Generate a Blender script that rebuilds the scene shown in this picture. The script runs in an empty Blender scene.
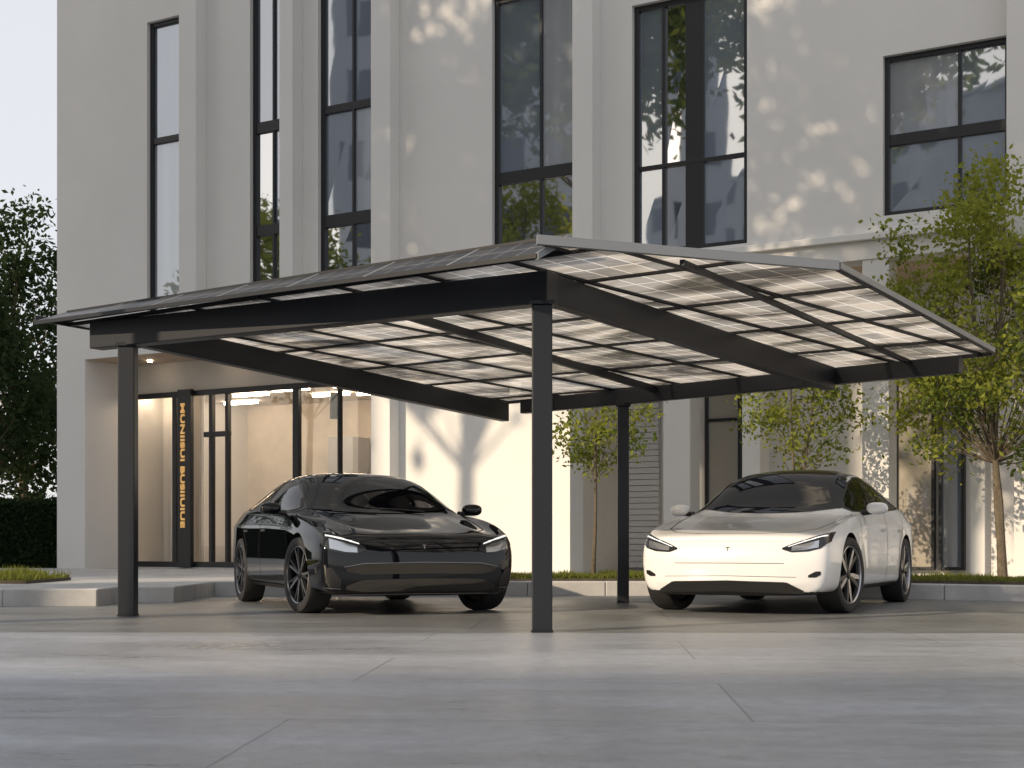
import bpy, bmesh, math, random
from mathutils import Vector, Matrix, noise
from mathutils.bvhtree import BVHTree
C = bpy.context.scene.collection
R = math.radians
F, H, HZ = 1450.0, 0.65, 544.0

# ------------------------------------------------------------------ materials
def newmat(name):
    m = bpy.data.materials.new(name); m.use_nodes = True
    nt = m.node_tree
    return m, nt, nt.nodes['Principled BSDF']

def mat(name, col, rough=.5, metal=0, coat=0, var=0, vscale=3, bump=0, bscale=40, emit=None, estr=0, spec=None, rvar=0):
    m, nt, b = newmat(name)
    b.inputs['Base Color'].default_value = (*col, 1)
    b.inputs['Roughness'].default_value = rough
    b.inputs['Metallic'].default_value = metal
    b.inputs['Coat Weight'].default_value = coat
    b.inputs['Coat Roughness'].default_value = .02
    if spec is not None: b.inputs['Specular IOR Level'].default_value = spec
    if emit:
        b.inputs['Emission Color'].default_value = (*emit, 1)
        b.inputs['Emission Strength'].default_value = estr
    g = nt.nodes.new('ShaderNodeNewGeometry')
    if var or rvar:
        n = nt.nodes.new('ShaderNodeTexNoise'); n.inputs['Scale'].default_value = vscale
        n.inputs['Detail'].default_value = 6; n.inputs['Roughness'].default_value = .6
        nt.links.new(g.outputs['Position'], n.inputs['Vector'])
        if var:
            r = nt.nodes.new('ShaderNodeMapRange'); r.inputs[1].default_value = .3; r.inputs[2].default_value = .7
            r.inputs[3].default_value = 1-var; r.inputs[4].default_value = 1+var
            nt.links.new(n.outputs['Fac'], r.inputs[0])
            mx = nt.nodes.new('ShaderNodeMix'); mx.data_type = 'RGBA'; mx.blend_type = 'MULTIPLY'; mx.inputs[0].default_value = 1
            mx.inputs[6].default_value = (*col, 1)
            nt.links.new(r.outputs[0], mx.inputs[7]); nt.links.new(mx.outputs[2], b.inputs['Base Color'])
        if rvar:
            r = nt.nodes.new('ShaderNodeMapRange'); r.inputs[1].default_value = .3; r.inputs[2].default_value = .7
            r.inputs[3].default_value = rough-rvar; r.inputs[4].default_value = rough+rvar
            nt.links.new(n.outputs['Fac'], r.inputs[0]); nt.links.new(r.outputs[0], b.inputs['Roughness'])
    if bump:
        n2 = nt.nodes.new('ShaderNodeTexNoise'); n2.inputs['Scale'].default_value = bscale; n2.inputs['Detail'].default_value = 4
        nt.links.new(g.outputs['Position'], n2.inputs['Vector'])
        bp = nt.nodes.new('ShaderNodeBump'); bp.inputs['Strength'].default_value = bump; bp.inputs['Distance'].default_value = .02
        nt.links.new(n2.outputs['Fac'], bp.inputs['Height']); nt.links.new(bp.outputs[0], b.inputs['Normal'])
    return m

def slab_mat(name, c1, c2, cm, bw, bh, mortar, rough, rot=0, rvar=.1, lo=.8, hi=1.18, grain=0, stretch=1, loc=(7.3, .35, 0)):
    m, nt, b = newmat(name)
    g = nt.nodes.new('ShaderNodeNewGeometry')
    mp = nt.nodes.new('ShaderNodeMapping'); mp.inputs['Rotation'].default_value = (0, 0, rot); mp.inputs['Location'].default_value = loc
    nt.links.new(g.outputs['Position'], mp.inputs['Vector'])
    br = nt.nodes.new('ShaderNodeTexBrick'); br.offset = .5
    br.inputs['Scale'].default_value = 1; br.inputs['Brick Width'].default_value = bw; br.inputs['Row Height'].default_value = bh
    br.inputs['Mortar Size'].default_value = mortar; br.inputs['Mortar Smooth'].default_value = .4
    br.inputs['Color1'].default_value = (*c1, 1); br.inputs['Color2'].default_value = (*c2, 1); br.inputs['Mortar'].default_value = (*cm, 1)
    nt.links.new(mp.outputs[0], br.inputs['Vector'])
    ms = nt.nodes.new('ShaderNodeMapping'); ms.inputs['Scale'].default_value = (1/stretch, 1, 1); nt.links.new(mp.outputs[0], ms.inputs['Vector'])
    n = nt.nodes.new('ShaderNodeTexNoise'); n.inputs['Scale'].default_value = .9; n.inputs['Detail'].default_value = 10; n.inputs['Roughness'].default_value = .72
    nt.links.new(ms.outputs[0], n.inputs['Vector'])
    r = nt.nodes.new('ShaderNodeMapRange'); r.inputs[1].default_value = .3; r.inputs[2].default_value = .7; r.inputs[3].default_value = lo; r.inputs[4].default_value = hi
    nt.links.new(n.outputs['Fac'], r.inputs[0])
    mx = nt.nodes.new('ShaderNodeMix'); mx.data_type = 'RGBA'; mx.blend_type = 'MULTIPLY'; mx.inputs[0].default_value = 1
    nt.links.new(br.outputs['Color'], mx.inputs[6]); nt.links.new(r.outputs[0], mx.inputs[7])
    out = mx.outputs[2]
    n3 = nt.nodes.new('ShaderNodeTexNoise'); n3.inputs['Scale'].default_value = 9; n3.inputs['Detail'].default_value = 8; n3.inputs['Roughness'].default_value = .8
    nt.links.new(g.outputs['Position'], n3.inputs['Vector'])
    if grain:
        r3 = nt.nodes.new('ShaderNodeMapRange'); r3.inputs[1].default_value = .3; r3.inputs[2].default_value = .7; r3.inputs[3].default_value = 1-grain; r3.inputs[4].default_value = 1+grain
        nt.links.new(n3.outputs['Fac'], r3.inputs[0])
        m3 = nt.nodes.new('ShaderNodeMix'); m3.data_type = 'RGBA'; m3.blend_type = 'MULTIPLY'; m3.inputs[0].default_value = 1
        nt.links.new(out, m3.inputs[6]); nt.links.new(r3.outputs[0], m3.inputs[7]); out = m3.outputs[2]
    nt.links.new(out, b.inputs['Base Color'])
    r2 = nt.nodes.new('ShaderNodeMapRange'); r2.inputs[1].default_value = .3; r2.inputs[2].default_value = .7
    r2.inputs[3].default_value = rough-rvar; r2.inputs[4].default_value = rough+rvar
    nt.links.new(n.outputs['Fac'], r2.inputs[0]); nt.links.new(r2.outputs[0], b.inputs['Roughness'])
    ad = nt.nodes.new('ShaderNodeMath'); ad.operation = 'SUBTRACT'
    nt.links.new(n3.outputs['Fac'], ad.inputs[0]); nt.links.new(br.outputs['Fac'], ad.inputs[1])
    bp = nt.nodes.new('ShaderNodeBump'); bp.inputs['Strength'].default_value = .4; bp.inputs['Distance'].default_value = .012
    nt.links.new(ad.outputs[0], bp.inputs['Height']); nt.links.new(bp.outputs[0], b.inputs['Normal'])
    return m

def leaf_mat(name, col, tcol):
    m = bpy.data.materials.new(name); m.use_nodes = True; nt = m.node_tree; nt.nodes.clear()
    o = nt.nodes.new('ShaderNodeOutputMaterial'); b = nt.nodes.new('ShaderNodeBsdfDiffuse'); t = nt.nodes.new('ShaderNodeBsdfTranslucent'); x = nt.nodes.new('ShaderNodeMixShader')
    b.inputs['Color'].default_value = (*col, 1)
    t.inputs['Color'].default_value = (*tcol, 1); x.inputs[0].default_value = .4
    nt.links.new(b.outputs[0], x.inputs[1]); nt.links.new(t.outputs[0], x.inputs[2]); nt.links.new(x.outputs[0], o.inputs[0])
    return m

def glass_mat(name, tint=(.92, .92, .92)):
    m = bpy.data.materials.new(name); m.use_nodes = True; nt = m.node_tree; nt.nodes.clear()
    o = nt.nodes.new('ShaderNodeOutputMaterial'); g = nt.nodes.new('ShaderNodeBsdfGlossy'); t = nt.nodes.new('ShaderNodeBsdfTransparent'); x = nt.nodes.new('ShaderNodeMixShader')
    fr = nt.nodes.new('ShaderNodeFresnel'); fr.inputs[0].default_value = 1.5
    ad = nt.nodes.new('ShaderNodeMath'); ad.operation = 'ADD'; ad.inputs[1].default_value = .07
    g.inputs['Roughness'].default_value = .01; g.inputs['Color'].default_value = (.9, .9, .9, 1); t.inputs['Color'].default_value = (*tint, 1)
    nt.links.new(fr.outputs[0], ad.inputs[0]); nt.links.new(ad.outputs[0], x.inputs[0])
    nt.links.new(t.outputs[0], x.inputs[1]); nt.links.new(g.outputs[0], x.inputs[2]); nt.links.new(x.outputs[0], o.inputs[0])
    return m

def window_mat(name, col, mirror=.35, grad=0, tint=(.66, .71, .77)):
    m = bpy.data.materials.new(name); m.use_nodes = True; nt = m.node_tree; nt.nodes.clear()
    o = nt.nodes.new('ShaderNodeOutputMaterial'); g = nt.nodes.new('ShaderNodeBsdfGlossy'); d = nt.nodes.new('ShaderNodeBsdfDiffuse'); x = nt.nodes.new('ShaderNodeMixShader')
    g.inputs['Roughness'].default_value = .02; g.inputs['Color'].default_value = (*tint, 1)
    x.inputs[0].default_value = mirror; d.inputs['Color'].default_value = (*col, 1)
    tc = nt.nodes.new('ShaderNodeTexCoord')
    if grad:
        w = nt.nodes.new('ShaderNodeTexNoise'); w.inputs['Scale'].default_value = 3
        mp = nt.nodes.new('ShaderNodeMapping'); mp.inputs['Scale'].default_value = (1, .0, .02)
        nt.links.new(tc.outputs['Object'], mp.inputs['Vector']); nt.links.new(mp.outputs[0], w.inputs['Vector'])
        mx = nt.nodes.new('ShaderNodeMix'); mx.data_type = 'RGBA'
        mx.inputs[6].default_value = (*[c*.6 for c in col], 1); mx.inputs[7].default_value = (*[c*1.25 for c in col], 1)
        nt.links.new(w.outputs['Fac'], mx.inputs[0]); nt.links.new(mx.outputs[2], d.inputs['Color'])
    n = nt.nodes.new('ShaderNodeTexNoise'); n.inputs['Scale'].default_value = .9
    nt.links.new(tc.outputs['Object'], n.inputs['Vector'])
    bp = nt.nodes.new('ShaderNodeBump'); bp.inputs['Strength'].default_value = .03; bp.inputs['Distance'].default_value = .05
    nt.links.new(n.outputs['Fac'], bp.inputs['Height']); nt.links.new(bp.outputs[0], g.inputs['Normal'])
    nt.links.new(d.outputs[0], x.inputs[1]); nt.links.new(g.outputs[0], x.inputs[2]); nt.links.new(x.outputs[0], o.inputs[0])
    return m

def panel_mat():
    m = bpy.data.materials.new('solar_glass'); m.use_nodes = True; nt = m.node_tree; nt.nodes.clear()
    o = nt.nodes.new('ShaderNodeOutputMaterial')
    uv = nt.nodes.new('ShaderNodeUVMap'); uv.uv_map = 'UVMap'
    br = nt.nodes.new('ShaderNodeTexBrick'); br.offset = 0
    br.inputs['Scale'].default_value = 1; br.inputs['Brick Width'].default_value = .215; br.inputs['Row Height'].default_value = .28
    br.inputs['Mortar Size'].default_value = .007; br.inputs['Mortar Smooth'].default_value = .1
    br.inputs['Color1'].default_value = (.36, .335, .30, 1); br.inputs['Color2'].default_value = (.19, .185, .18, 1); br.inputs['Mortar'].default_value = (.72, .67, .60, 1)
    nt.links.new(uv.outputs[0], br.inputs['Vector'])
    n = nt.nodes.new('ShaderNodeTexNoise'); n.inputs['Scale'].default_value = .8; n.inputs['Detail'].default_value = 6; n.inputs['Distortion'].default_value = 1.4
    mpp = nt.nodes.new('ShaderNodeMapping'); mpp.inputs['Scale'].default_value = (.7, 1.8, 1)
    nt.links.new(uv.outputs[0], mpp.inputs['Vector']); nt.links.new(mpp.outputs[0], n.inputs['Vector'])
    r = nt.nodes.new('ShaderNodeMapRange'); r.inputs[1].default_value = .40; r.inputs[2].default_value = .60; r.inputs[3].default_value = .34; r.inputs[4].default_value = 2.1  # blotches imitate reflections, painted into the panel colour
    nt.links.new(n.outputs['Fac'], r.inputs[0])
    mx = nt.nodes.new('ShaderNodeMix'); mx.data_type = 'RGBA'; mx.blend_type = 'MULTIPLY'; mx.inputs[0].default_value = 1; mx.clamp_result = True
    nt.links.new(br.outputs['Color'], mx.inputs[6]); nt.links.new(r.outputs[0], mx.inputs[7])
    t = nt.nodes.new('ShaderNodeBsdfTranslucent'); nt.links.new(mx.outputs[2], t.inputs['Color'])
    tr = nt.nodes.new('ShaderNodeBsdfTransparent'); tr.inputs['Color'].default_value = (.9, .9, .9, 1)
    g = nt.nodes.new('ShaderNodeBsdfGlossy'); g.inputs['Roughness'].default_value = .10; g.inputs['Color'].default_value = (.9, .9, .9, 1)
    a = nt.nodes.new('ShaderNodeMixShader'); a.inputs[0].default_value = .14
    nt.links.new(t.outputs[0], a.inputs[1]); nt.links.new(tr.outputs[0], a.inputs[2])
    b = nt.nodes.new('ShaderNodeMixShader'); b.inputs[0].default_value = .18
    nt.links.new(a.outputs[0], b.inputs[1]); nt.links.new(g.outputs[0], b.inputs[2]); nt.links.new(b.outputs[0], o.inputs[0])
    return m

def cell_mat():
    m, nt, b = newmat('solar_cells_top')
    uv = nt.nodes.new('ShaderNodeUVMap'); uv.uv_map = 'UVMap'
    br = nt.nodes.new('ShaderNodeTexBrick'); br.offset = 0
    br.inputs['Scale'].default_value = 1; br.inputs['Brick Width'].default_value = .215; br.inputs['Row Height'].default_value = .17
    br.inputs['Mortar Size'].default_value = .004
    br.inputs['Color1'].default_value = (.02, .023, .03, 1); br.inputs['Color2'].default_value = (.05, .052, .058, 1); br.inputs['Mortar'].default_value = (.2, .2, .21, 1)
    nt.links.new(uv.outputs[0], br.inputs['Vector']); nt.links.new(br.outputs['Color'], b.inputs['Base Color'])
    b.inputs['Roughness'].default_value = .35; b.inputs['Specular IOR Level'].default_value = .12
    return m

M = dict(
    steel=mat('dark_steel', (.009, .011, .016), .45, 0, 0, bump=.03, bscale=120, spec=.4),
    alu=mat('aluminium_edge', (.22, .23, .24), .45, .5),
    panel_frame=mat('panel_frame', (.015, .016, .019), .45, .2),
    edge=mat('silver_module_edge', (.42, .42, .42), .4, .5),
    solar=panel_mat(), cells=cell_mat(),
    wall=mat('facade_plaster', (.66, .645, .62), .85, var=.03, vscale=.7, bump=.06, bscale=90),
    wall2=mat('facade_plaster_grey', (.46, .46, .46), .85, var=.05, vscale=1.0, bump=.1, bscale=90),
    warmwall=mat('warm_plaster', (.56, .52, .46), .85, var=.06, vscale=1.0, bump=.08, bscale=70),
    soffit=mat('tan_soffit', (.52, .40, .29), .6, var=.1, vscale=4),
    frame=mat('window_frame', (.010, .011, .014), .45),
    beige=mat('interior_beige', (.72, .64, .54), .8, var=.12, vscale=1.5),
    glass=glass_mat('shop_glass'),
    wcurt=window_mat('curtain_glass', (.40, .42, .45), .32, 1),
    wdark=window_mat('dark_glass', (.035, .04, .045), .66, tint=(.86, .88, .9)),
    wgrey=window_mat('grey_glass', (.17, .195, .235), .36, tint=(.74, .79, .85)),
    wbeige=window_mat('beige_glass', (.42, .38, .32), .22),
    gold=mat('gold_letter', (.7, .42, .14), .4, .3, emit=(1, .58, .2), estr=.3),
    lamp=mat('warm_lamp', (1, .85, .65), .5, emit=(1, .82, .62), estr=26),
    kerb=mat('kerb_concrete', (.44, .435, .43), .8, var=.15, vscale=3, bump=.2, bscale=60),
    asphalt=slab_mat('yard_surface', (.14, .145, .15), (.16, .165, .17), (.09, .095, .10), 3.2, 1.6, .008, .38, R(3), .14, .66, 1.26, .22, 2),
    fore=slab_mat('forecourt_concrete', (.25, .265, .295), (.275, .29, .32), (.16, .17, .195), 3.4, 1.45, .007, .36, R(3), .14, .66, 1.28, .22, 3, (1.1, .5, 0)),
    pave=slab_mat('pavement_slabs', (.36, .36, .36), (.40, .40, .395), (.22, .22, .22), .6, .6, .008, .7, R(-30)),
    soil=mat('soil', (.06, .05, .035), .9, var=.3, vscale=6),
    bark=mat('bark', (.12, .095, .065), .9, var=.3, vscale=12, bump=.6, bscale=40),
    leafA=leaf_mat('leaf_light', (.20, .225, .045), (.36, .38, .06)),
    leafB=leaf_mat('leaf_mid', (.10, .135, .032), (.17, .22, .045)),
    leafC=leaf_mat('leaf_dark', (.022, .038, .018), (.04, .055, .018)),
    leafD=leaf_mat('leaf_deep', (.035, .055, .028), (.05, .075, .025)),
    grass=leaf_mat('grass_blade', (.16, .18, .045), (.22, .24, .05)),
    white=mat('white_paint', (.74, .745, .75), .3, 0, .8),
    black=mat('black_paint', (.0025, .003, .0045), .03, 0, 0, spec=.5),
    cglass=mat('car_glass', (.003, .0035, .005), .02, 0, 0, spec=.3),
    trim=mat('black_trim', (.008, .008, .009), .4),
    mesh=mat('grille_mesh', (.012, .012, .013), .5, bump=1.0, bscale=220),
    seam=mat('panel_gap', (.01, .01, .01), .8),
    tyre=mat('tyre_rubber', (.015, .015, .016), .75, bump=.1, bscale=150),
    rimd=mat('rim_dark', (.022, .022, .025), .3, .7),
    rims=mat('rim_silver', (.42, .42, .44), .28, .9),
    strip=mat('satin_strip', (.20, .20, .21), .25, .85),
    chrome=mat('chrome', (.6, .6, .62), .15, 1),
    lens=mat('headlight_housing', (.02, .022, .026), .05, .1, 0),
    refl=mat('headlight_bowl', (.5, .52, .55), .12, .9),
    drl=mat('headlight_reflector', (.85, .88, .92), .15, .3, 1, emit=(.9, .95, 1), estr=.6),
    tower=mat('shade_block_render', (.42, .43, .45), .8, var=.1, vscale=.3),  # surfaces of the added shade-casting blocks
    twin=mat('shade_block_window', (.05, .06, .08), .15),
)

# ------------------------------------------------------------------ mesh builder
class MB:
    def __init__(s): s.v = []; s.f = []; s.m = []; s.uv = None
    def face(s, idx, mi=0): s.f.append(idx); s.m.append(mi)
    def box(s, x0, x1, y0, y1, z0, z1, mi=0):
        n = len(s.v)
        s.v += [(x, y, z) for z in (z0, z1) for y in (y0, y1) for x in (x0, x1)]
        for q in ((0, 2, 3, 1), (4, 5, 7, 6), (0, 1, 5, 4), (2, 6, 7, 3), (0, 4, 6, 2), (1, 3, 7, 5)): s.face([n+i for i in q], mi)
        return s
    def beam(s, p, q, w, h, mi=0):
        p, q = Vector(p), Vector(q); d = (q-p).normalized(); sd = d.cross(Vector((0, 0, 1))).normalized()*w/2; dn = Vector((0, 0, -h))
        n = len(s.v)
        for a in (p, q): s.v += [tuple(a-sd), tuple(a+sd), tuple(a+sd+dn), tuple(a-sd+dn)]
        for k in ((0, 1, 2, 3), (7, 6, 5, 4), (0, 4, 5, 1), (1, 5, 6, 2), (2, 6, 7, 3), (3, 7, 4, 0)): s.face([n+i for i in k], mi)
        return s
    def tube(s, pts, rad, n=8, mi=0, cap=True):
        pts = [Vector(p) for p in pts]; base = len(s.v)
        for i, p in enumerate(pts):
            d = (pts[min(i+1, len(pts)-1)]-pts[max(i-1, 0)]).normalized()
            a = d.cross(Vector((.31, .95, .1))).normalized(); b = d.cross(a)
            r = rad[i] if hasattr(rad, '__len__') else rad
            for k in range(n):
                t = 2*math.pi*k/n; s.v.append(tuple(p+a*r*math.cos(t)+b*r*math.sin(t)))
        for i in range(len(pts)-1):
            for k in range(n):
                a0 = base+i*n+k; a1 = base+i*n+(k+1) % n
                s.face([a0, a1, a1+n, a0+n], mi)
        if cap:
            s.face([base+k for k in range(n)][::-1], mi); s.face([base+(len(pts)-1)*n+k for k in range(n)], mi)
        return s
    def lathe_y(s, prof, n=48, mi=0):
        base = len(s.v)
        for (r, y) in prof:
            for k in range(n):
                t = 2*math.pi*k/n; s.v.append((r*math.cos(t), y, r*math.sin(t)))
        for i in range(len(prof)-1):
            for k in range(n):
                a = base+i*n+k; b = base+i*n+(k+1) % n; s.face([a, b, b+n, a+n], mi)
        return s
    def ellipsoid(s, c, r, nu=20, nv=12, mi=0, pw=1):
        base = len(s.v)
        sg = lambda t: math.copysign(abs(t)**pw, t)
        for i in range(nv+1):
            ph = math.pi*i/nv
            for k in range(nu):
                t = 2*math.pi*k/nu
                s.v.append((c[0]+r[0]*sg(math.sin(ph))*sg(math.cos(t)), c[1]+r[1]*sg(math.sin(ph))*sg(math.sin(t)), c[2]+r[2]*sg(math.cos(ph))))
        for i in range(nv):
            for k in range(nu):
                a = base+i*nu+k; b = base+i*nu+(k+1) % nu; s.face([a, b, b+nu, a+nu], mi)
        return s
    def prism(s, poly, z0, z1, mi=0):
        n = len(s.v); k = len(poly)
        s.v += [(x, y, z0) for x, y in poly]+[(x, y, z1) for x, y in poly]
        s.face([n+i for i in range(k)][::-1], mi); s.face([n+k+i for i in range(k)], mi)
        for i in range(k):
            j = (i+1) % k; s.face([n+i, n+j, n+k+j, n+k+i], mi)
        return s
    def build(s, name, mats, parent=None, smooth=False, bevel=0, off=None, recalc=True):
        me = bpy.data.meshes.new(name); me.from_pydata([tuple(v) for v in s.v], [], s.f)
        if not isinstance(mats, (list, tuple)): mats = [mats]
        for m in mats: me.materials.append(m)
        me.polygons.foreach_set('material_index', s.m)
        if s.uv is not None:
            l = me.uv_layers.new(name='UVMap')
            for li, lp in enumerate(me.loops): l.data[li].uv = s.uv[lp.vertex_index]
        if recalc:
            bm = bmesh.new(); bm.from_mesh(me); bmesh.ops.recalc_face_normals(bm, faces=bm.faces); bm.to_mesh(me); bm.free()
        if smooth:
            me.polygons.foreach_set('use_smooth', [True]*len(me.polygons)); me.set_sharp_from_angle(angle=R(38))
        me.update()
        o = bpy.data.objects.new(name, me); C.objects.link(o)
        if parent:
            o.parent = parent
            if off is not None: o.location = off
        if bevel:
            b = o.modifiers.new('bevel', 'BEVEL'); b.width = bevel; b.segments = 2; b.limit_method = 'ANGLE'
        return o

def tag(o, label, cat, group=None):
    o['label'] = label; o['category'] = cat
    if group: o['group'] = group
    return o
def thing(name, label, cat, loc=(0, 0, 0), rz=0, group=None):
    o = bpy.data.objects.new(name, None); C.objects.link(o); o.location = loc; o.rotation_euler = (0, 0, rz); o.empty_display_size = .3
    return tag(o, label, cat, group)
def struct(o, kind='structure'): o['kind'] = kind; return o
def lerp(a, b, t): return a+(b-a)*t

# ------------------------------------------------------------------ ground
g = MB(); g.v = [(-400, -150, 0), (400, -150, 0), (400, 700, 0), (-400, 700, 0)]; g.face([0, 1, 2, 3]); struct(g.build('ground', M['asphalt']))
g = MB(); g.v = [(-60, -20, .004), (60, -20, .004), (60, 9.9, .004), (-60, 11.2, .004)]; g.face([0, 1, 2, 3]); struct(g.build('forecourt', M['fore']))
kp = [(-30, 15.2), (-4.35, 15.2), (-4.35, 16.1), (-3.75, 16.1), (-3.75, 18.25), (3.15, 18.25), (6.0, 16.3), (20, 7.2)]
back = [(45, 60), (-60, 60)]
def offset_path(pts, d):
    out = []
    for i, p in enumerate(pts):
        p = Vector(p); a = Vector(pts[max(i-1, 0)]); b = Vector(pts[min(i+1, len(pts)-1)])
        n1 = (p-a).normalized() if i > 0 else (b-p).normalized(); n2 = (b-p).normalized() if i < len(pts)-1 else n1
        m1 = Vector((-n1.y, n1.x)); m2 = Vector((-n2.y, n2.x)); m = (m1+m2).normalized(); m /= max(.5, m.dot(m1))
        out.append(tuple(p+m*d))
    return out
inner = offset_path(kp, .2)
g = MB(); g.prism(inner+back, -.05, .165); struct(g.build('pavement', M['pave']))
g = MB()
for i in range(len(kp)-1):
    a, b, c, d = kp[i], kp[i+1], inner[i+1], inner[i]
    L = (Vector(b)-Vector(a)).length; n = max(1, round(L/1.0))
    for k in range(n):
        t0 = k/n+.003/L; t1 = (k+1)/n-.003/L
        q = [Vector(a).lerp(Vector(b), t0), Vector(a).lerp(Vector(b), t1), Vector(d).lerp(Vector(c), t1), Vector(d).lerp(Vector(c), t0)]
        g.prism([tuple(x) for x in q], -.05, .18)
struct(g.build('kerb', M['kerb'], bevel=.015))

random.seed(5)
def in_poly(x, y, poly):
    c = False; j = len(poly)-1
    for i in range(len(poly)):
        xi, yi = poly[i]; xj, yj = poly[j]
        if (yi > y) != (yj > y) and x < (xj-xi)*(y-yi)/(yj-yi)+xi: c = not c
        j = i
    return c
def bed(poly, n, hgt):
    g = MB(); g.prism(poly, .1, .205, 1)
    xs = [p[0] for p in poly]; ys = [p[1] for p in poly]; k = 0
    while k < n:
        x, y = random.uniform(min(xs), max(xs)), random.uniform(min(ys), max(ys))
        if not in_poly(x, y, poly): continue
        k += 1
        h = hgt*random.uniform(.4, 1.1)*(.6+.8*noise.noise(Vector((x*1.5, y*1.5, 0)))+.2); a = random.uniform(0, 6.28); w = .012
        b = len(g.v); dx, dy = math.cos(a)*w, math.sin(a)*w; lx, ly = random.gauss(0, .03), random.gauss(0, .03)
        g.v += [(x-dx, y-dy, .2), (x+dx, y+dy, .2), (x+lx, y+ly, .2+max(.02, h))]; g.face([b, b+1, b+2], 0)
    return struct(g.build('grass', [M['grass'], M['soil']], recalc=False), 'stuff')
bed([(-.3, 18.75), (3.2, 18.75), (3.2, 19.8), (-.3, 19.8)], 9000, .10)
bed([(4.0, 18.3), (6.2, 16.8), (12, 13.1), (13, 14.4), (7, 18.3), (4.4, 19.7)], 11000, .10)
bed([(-12, 17.6), (-5.9, 17.6), (-5.9, 19.4), (-12, 19.4)], 9000, .15)

# ------------------------------------------------------------------ carport
def XY(px, Y): return (px-512)*Y/F
A = Vector((XY(35, 13.36), 13.36, 2.75)); B = Vector((XY(537, 9.95), 9.95, 2.75)); E = Vector((XY(508, 17.3), 17.3, H+(544-399)*17.3/F))
nrm = (A-B).cross(E-B).normalized()
if nrm.z < 0: nrm = -nrm
def RP(px, py, off=0):
    r = Vector(((px-512)/F, 1, (544-py)/F)); o = Vector((0, 0, H)); p0 = B-Vector((0, 0, off))
    return o+r*((p0-o).dot(nrm)/r.dot(nrm))
def ZP(x, y): return B.z-(nrm.x*(x-B.x)+nrm.y*(y-B.y))/nrm.z
def onP(x, y, off=0): return Vector((x, y, ZP(x, y)-off))
Cc = RP(838, 264); D = RP(993, 349)
pc = Vector((XY(542, 10.71), 10.71)); pl = Vector((XY(128, 13.09), 13.09)); pr = Vector((XY(623, 15.97), 15.97))
cp = thing('solar_carport', 'dark steel carport with translucent solar panel roof standing over both parked cars', 'carport', (pc.x, pc.y, 0))
OFF = -Vector((pc.x, pc.y, 0))
for p, hw, dz in ((pc, .075, .30), (pl, .075, .30), (pr, .062, .235)):
    top = ZP(p.x, p.y)-dz
    MB().box(p.x-hw, p.x+hw, p.y-hw, p.y+hw, .012, top).build('post', M['steel'], cp, bevel=.008, off=OFF)
    MB().box(p.x-hw-.007, p.x+hw+.007, p.y-hw-.007, p.y+hw+.007, .004, .016).build('base_plate', M['steel'], cp, bevel=.003, off=OFF)
    MB().box(p.x-hw-.02, p.x+hw+.02, p.y-hw-.02, p.y+hw+.02, top, top+.03).build('cap_plate', M['steel'], cp, bevel=.003, off=OFF)
ud = (pl-pc).normalized()
le = pl+ud*.42
m0 = Vector((pc.x-.09*ud.x, pc.y-.09*ud.y))
MB().beam(onP(m0.x, m0.y, .055), onP(le.x, le.y, .055), .16, .24).build('main_beam', M['steel'], cp, bevel=.008, off=OFF)
e2 = RP(830, 362)
cdv = Vector((e2.x-pc.x, e2.y-pc.y)).normalized()
MB().beam(onP(pc.x+cdv.x*.10, pc.y+cdv.y*.10, .055), onP(e2.x, e2.y, .055), .12, .22).build('cross_beam', M['steel'], cp, bevel=.008, off=OFF)
Ei = Vector((E.x, E.y))-(Vector((E.x, E.y))-pl).normalized()*.05
lv = (Ei-pl).normalized()
MB().beam(onP(pl.x+lv.x*.12, pl.y+lv.y*.12, .055), onP(Ei.x, Ei.y, .055), .12, .22).build('cross_beam', M['steel'], cp, bevel=.008, off=OFF)
Dd = Vector((D.x, D.y)); Ed = Vector((E.x, E.y)); bd = (Ed-Dd).normalized(); inn = Vector((bd.y, -bd.x))
if inn.y > 0: inn = -inn
a1 = Dd+bd*.25+inn*.12; b1 = Ed-bd*.35+inn*.12
MB().beam(onP(a1.x, a1.y, .055), onP(b1.x, b1.y, .055), .10, .16).build('rear_beam', M['steel'], cp, bevel=.008, off=OFF)
def isect(p, d, q, e):
    det = d.x*(-e.y)+e.x*d.y; r = q-p
    t = (r.x*(-e.y)+e.x*r.y)/det
    return p+d*t
for (a, b, w, h, front) in (((392, 300), (626, 372), .05, .07, True), ((705, 262), (900, 350), .035, .04, False)):
    p, q = RP(*a), RP(*b); p2, q2 = Vector((p.x, p.y)), Vector((q.x, q.y)); d = (q2-p2).normalized()
    q2 = isect(p2, d, a1, b1-a1)-d*.05
    if front: p2 = isect(p2, d, m0, le-m0)+d*.08
    else:
        Bb = Vector((B.x, B.y)); p2 = isect(p2, d, Bb, Vector((Cc.x, Cc.y))-Bb)+d*.04
    MB().beam(onP(p2.x, p2.y, .056), onP(q2.x, q2.y, .056), w, h).build('purlin', M['steel'], cp, off=OFF)
eu = (A-B).normalized(); ewv = (E-A).normalized()
VW = .32
A2, B2 = A+ewv*VW, B+ewv*VW
def uw(p):
    d = p-B; a, b, c = eu.dot(eu), eu.dot(ewv), ewv.dot(ewv); x, y = d.dot(eu), d.dot(ewv); dt = a*c-b*b
    return ((x*c-y*b)/dt, (a*y-b*x)/dt)
Pt = B+(Cc-B)*(VW/uw(Cc)[1])
outl = [uw(p) for p in (A2, Pt, Cc, D, E)]
def area(p): return sum(p[i][0]*p[(i+1) % len(p)][1]-p[(i+1) % len(p)][0]*p[i][1] for i in range(len(p)))/2
if area(outl) < 0: outl = outl[::-1]
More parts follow.
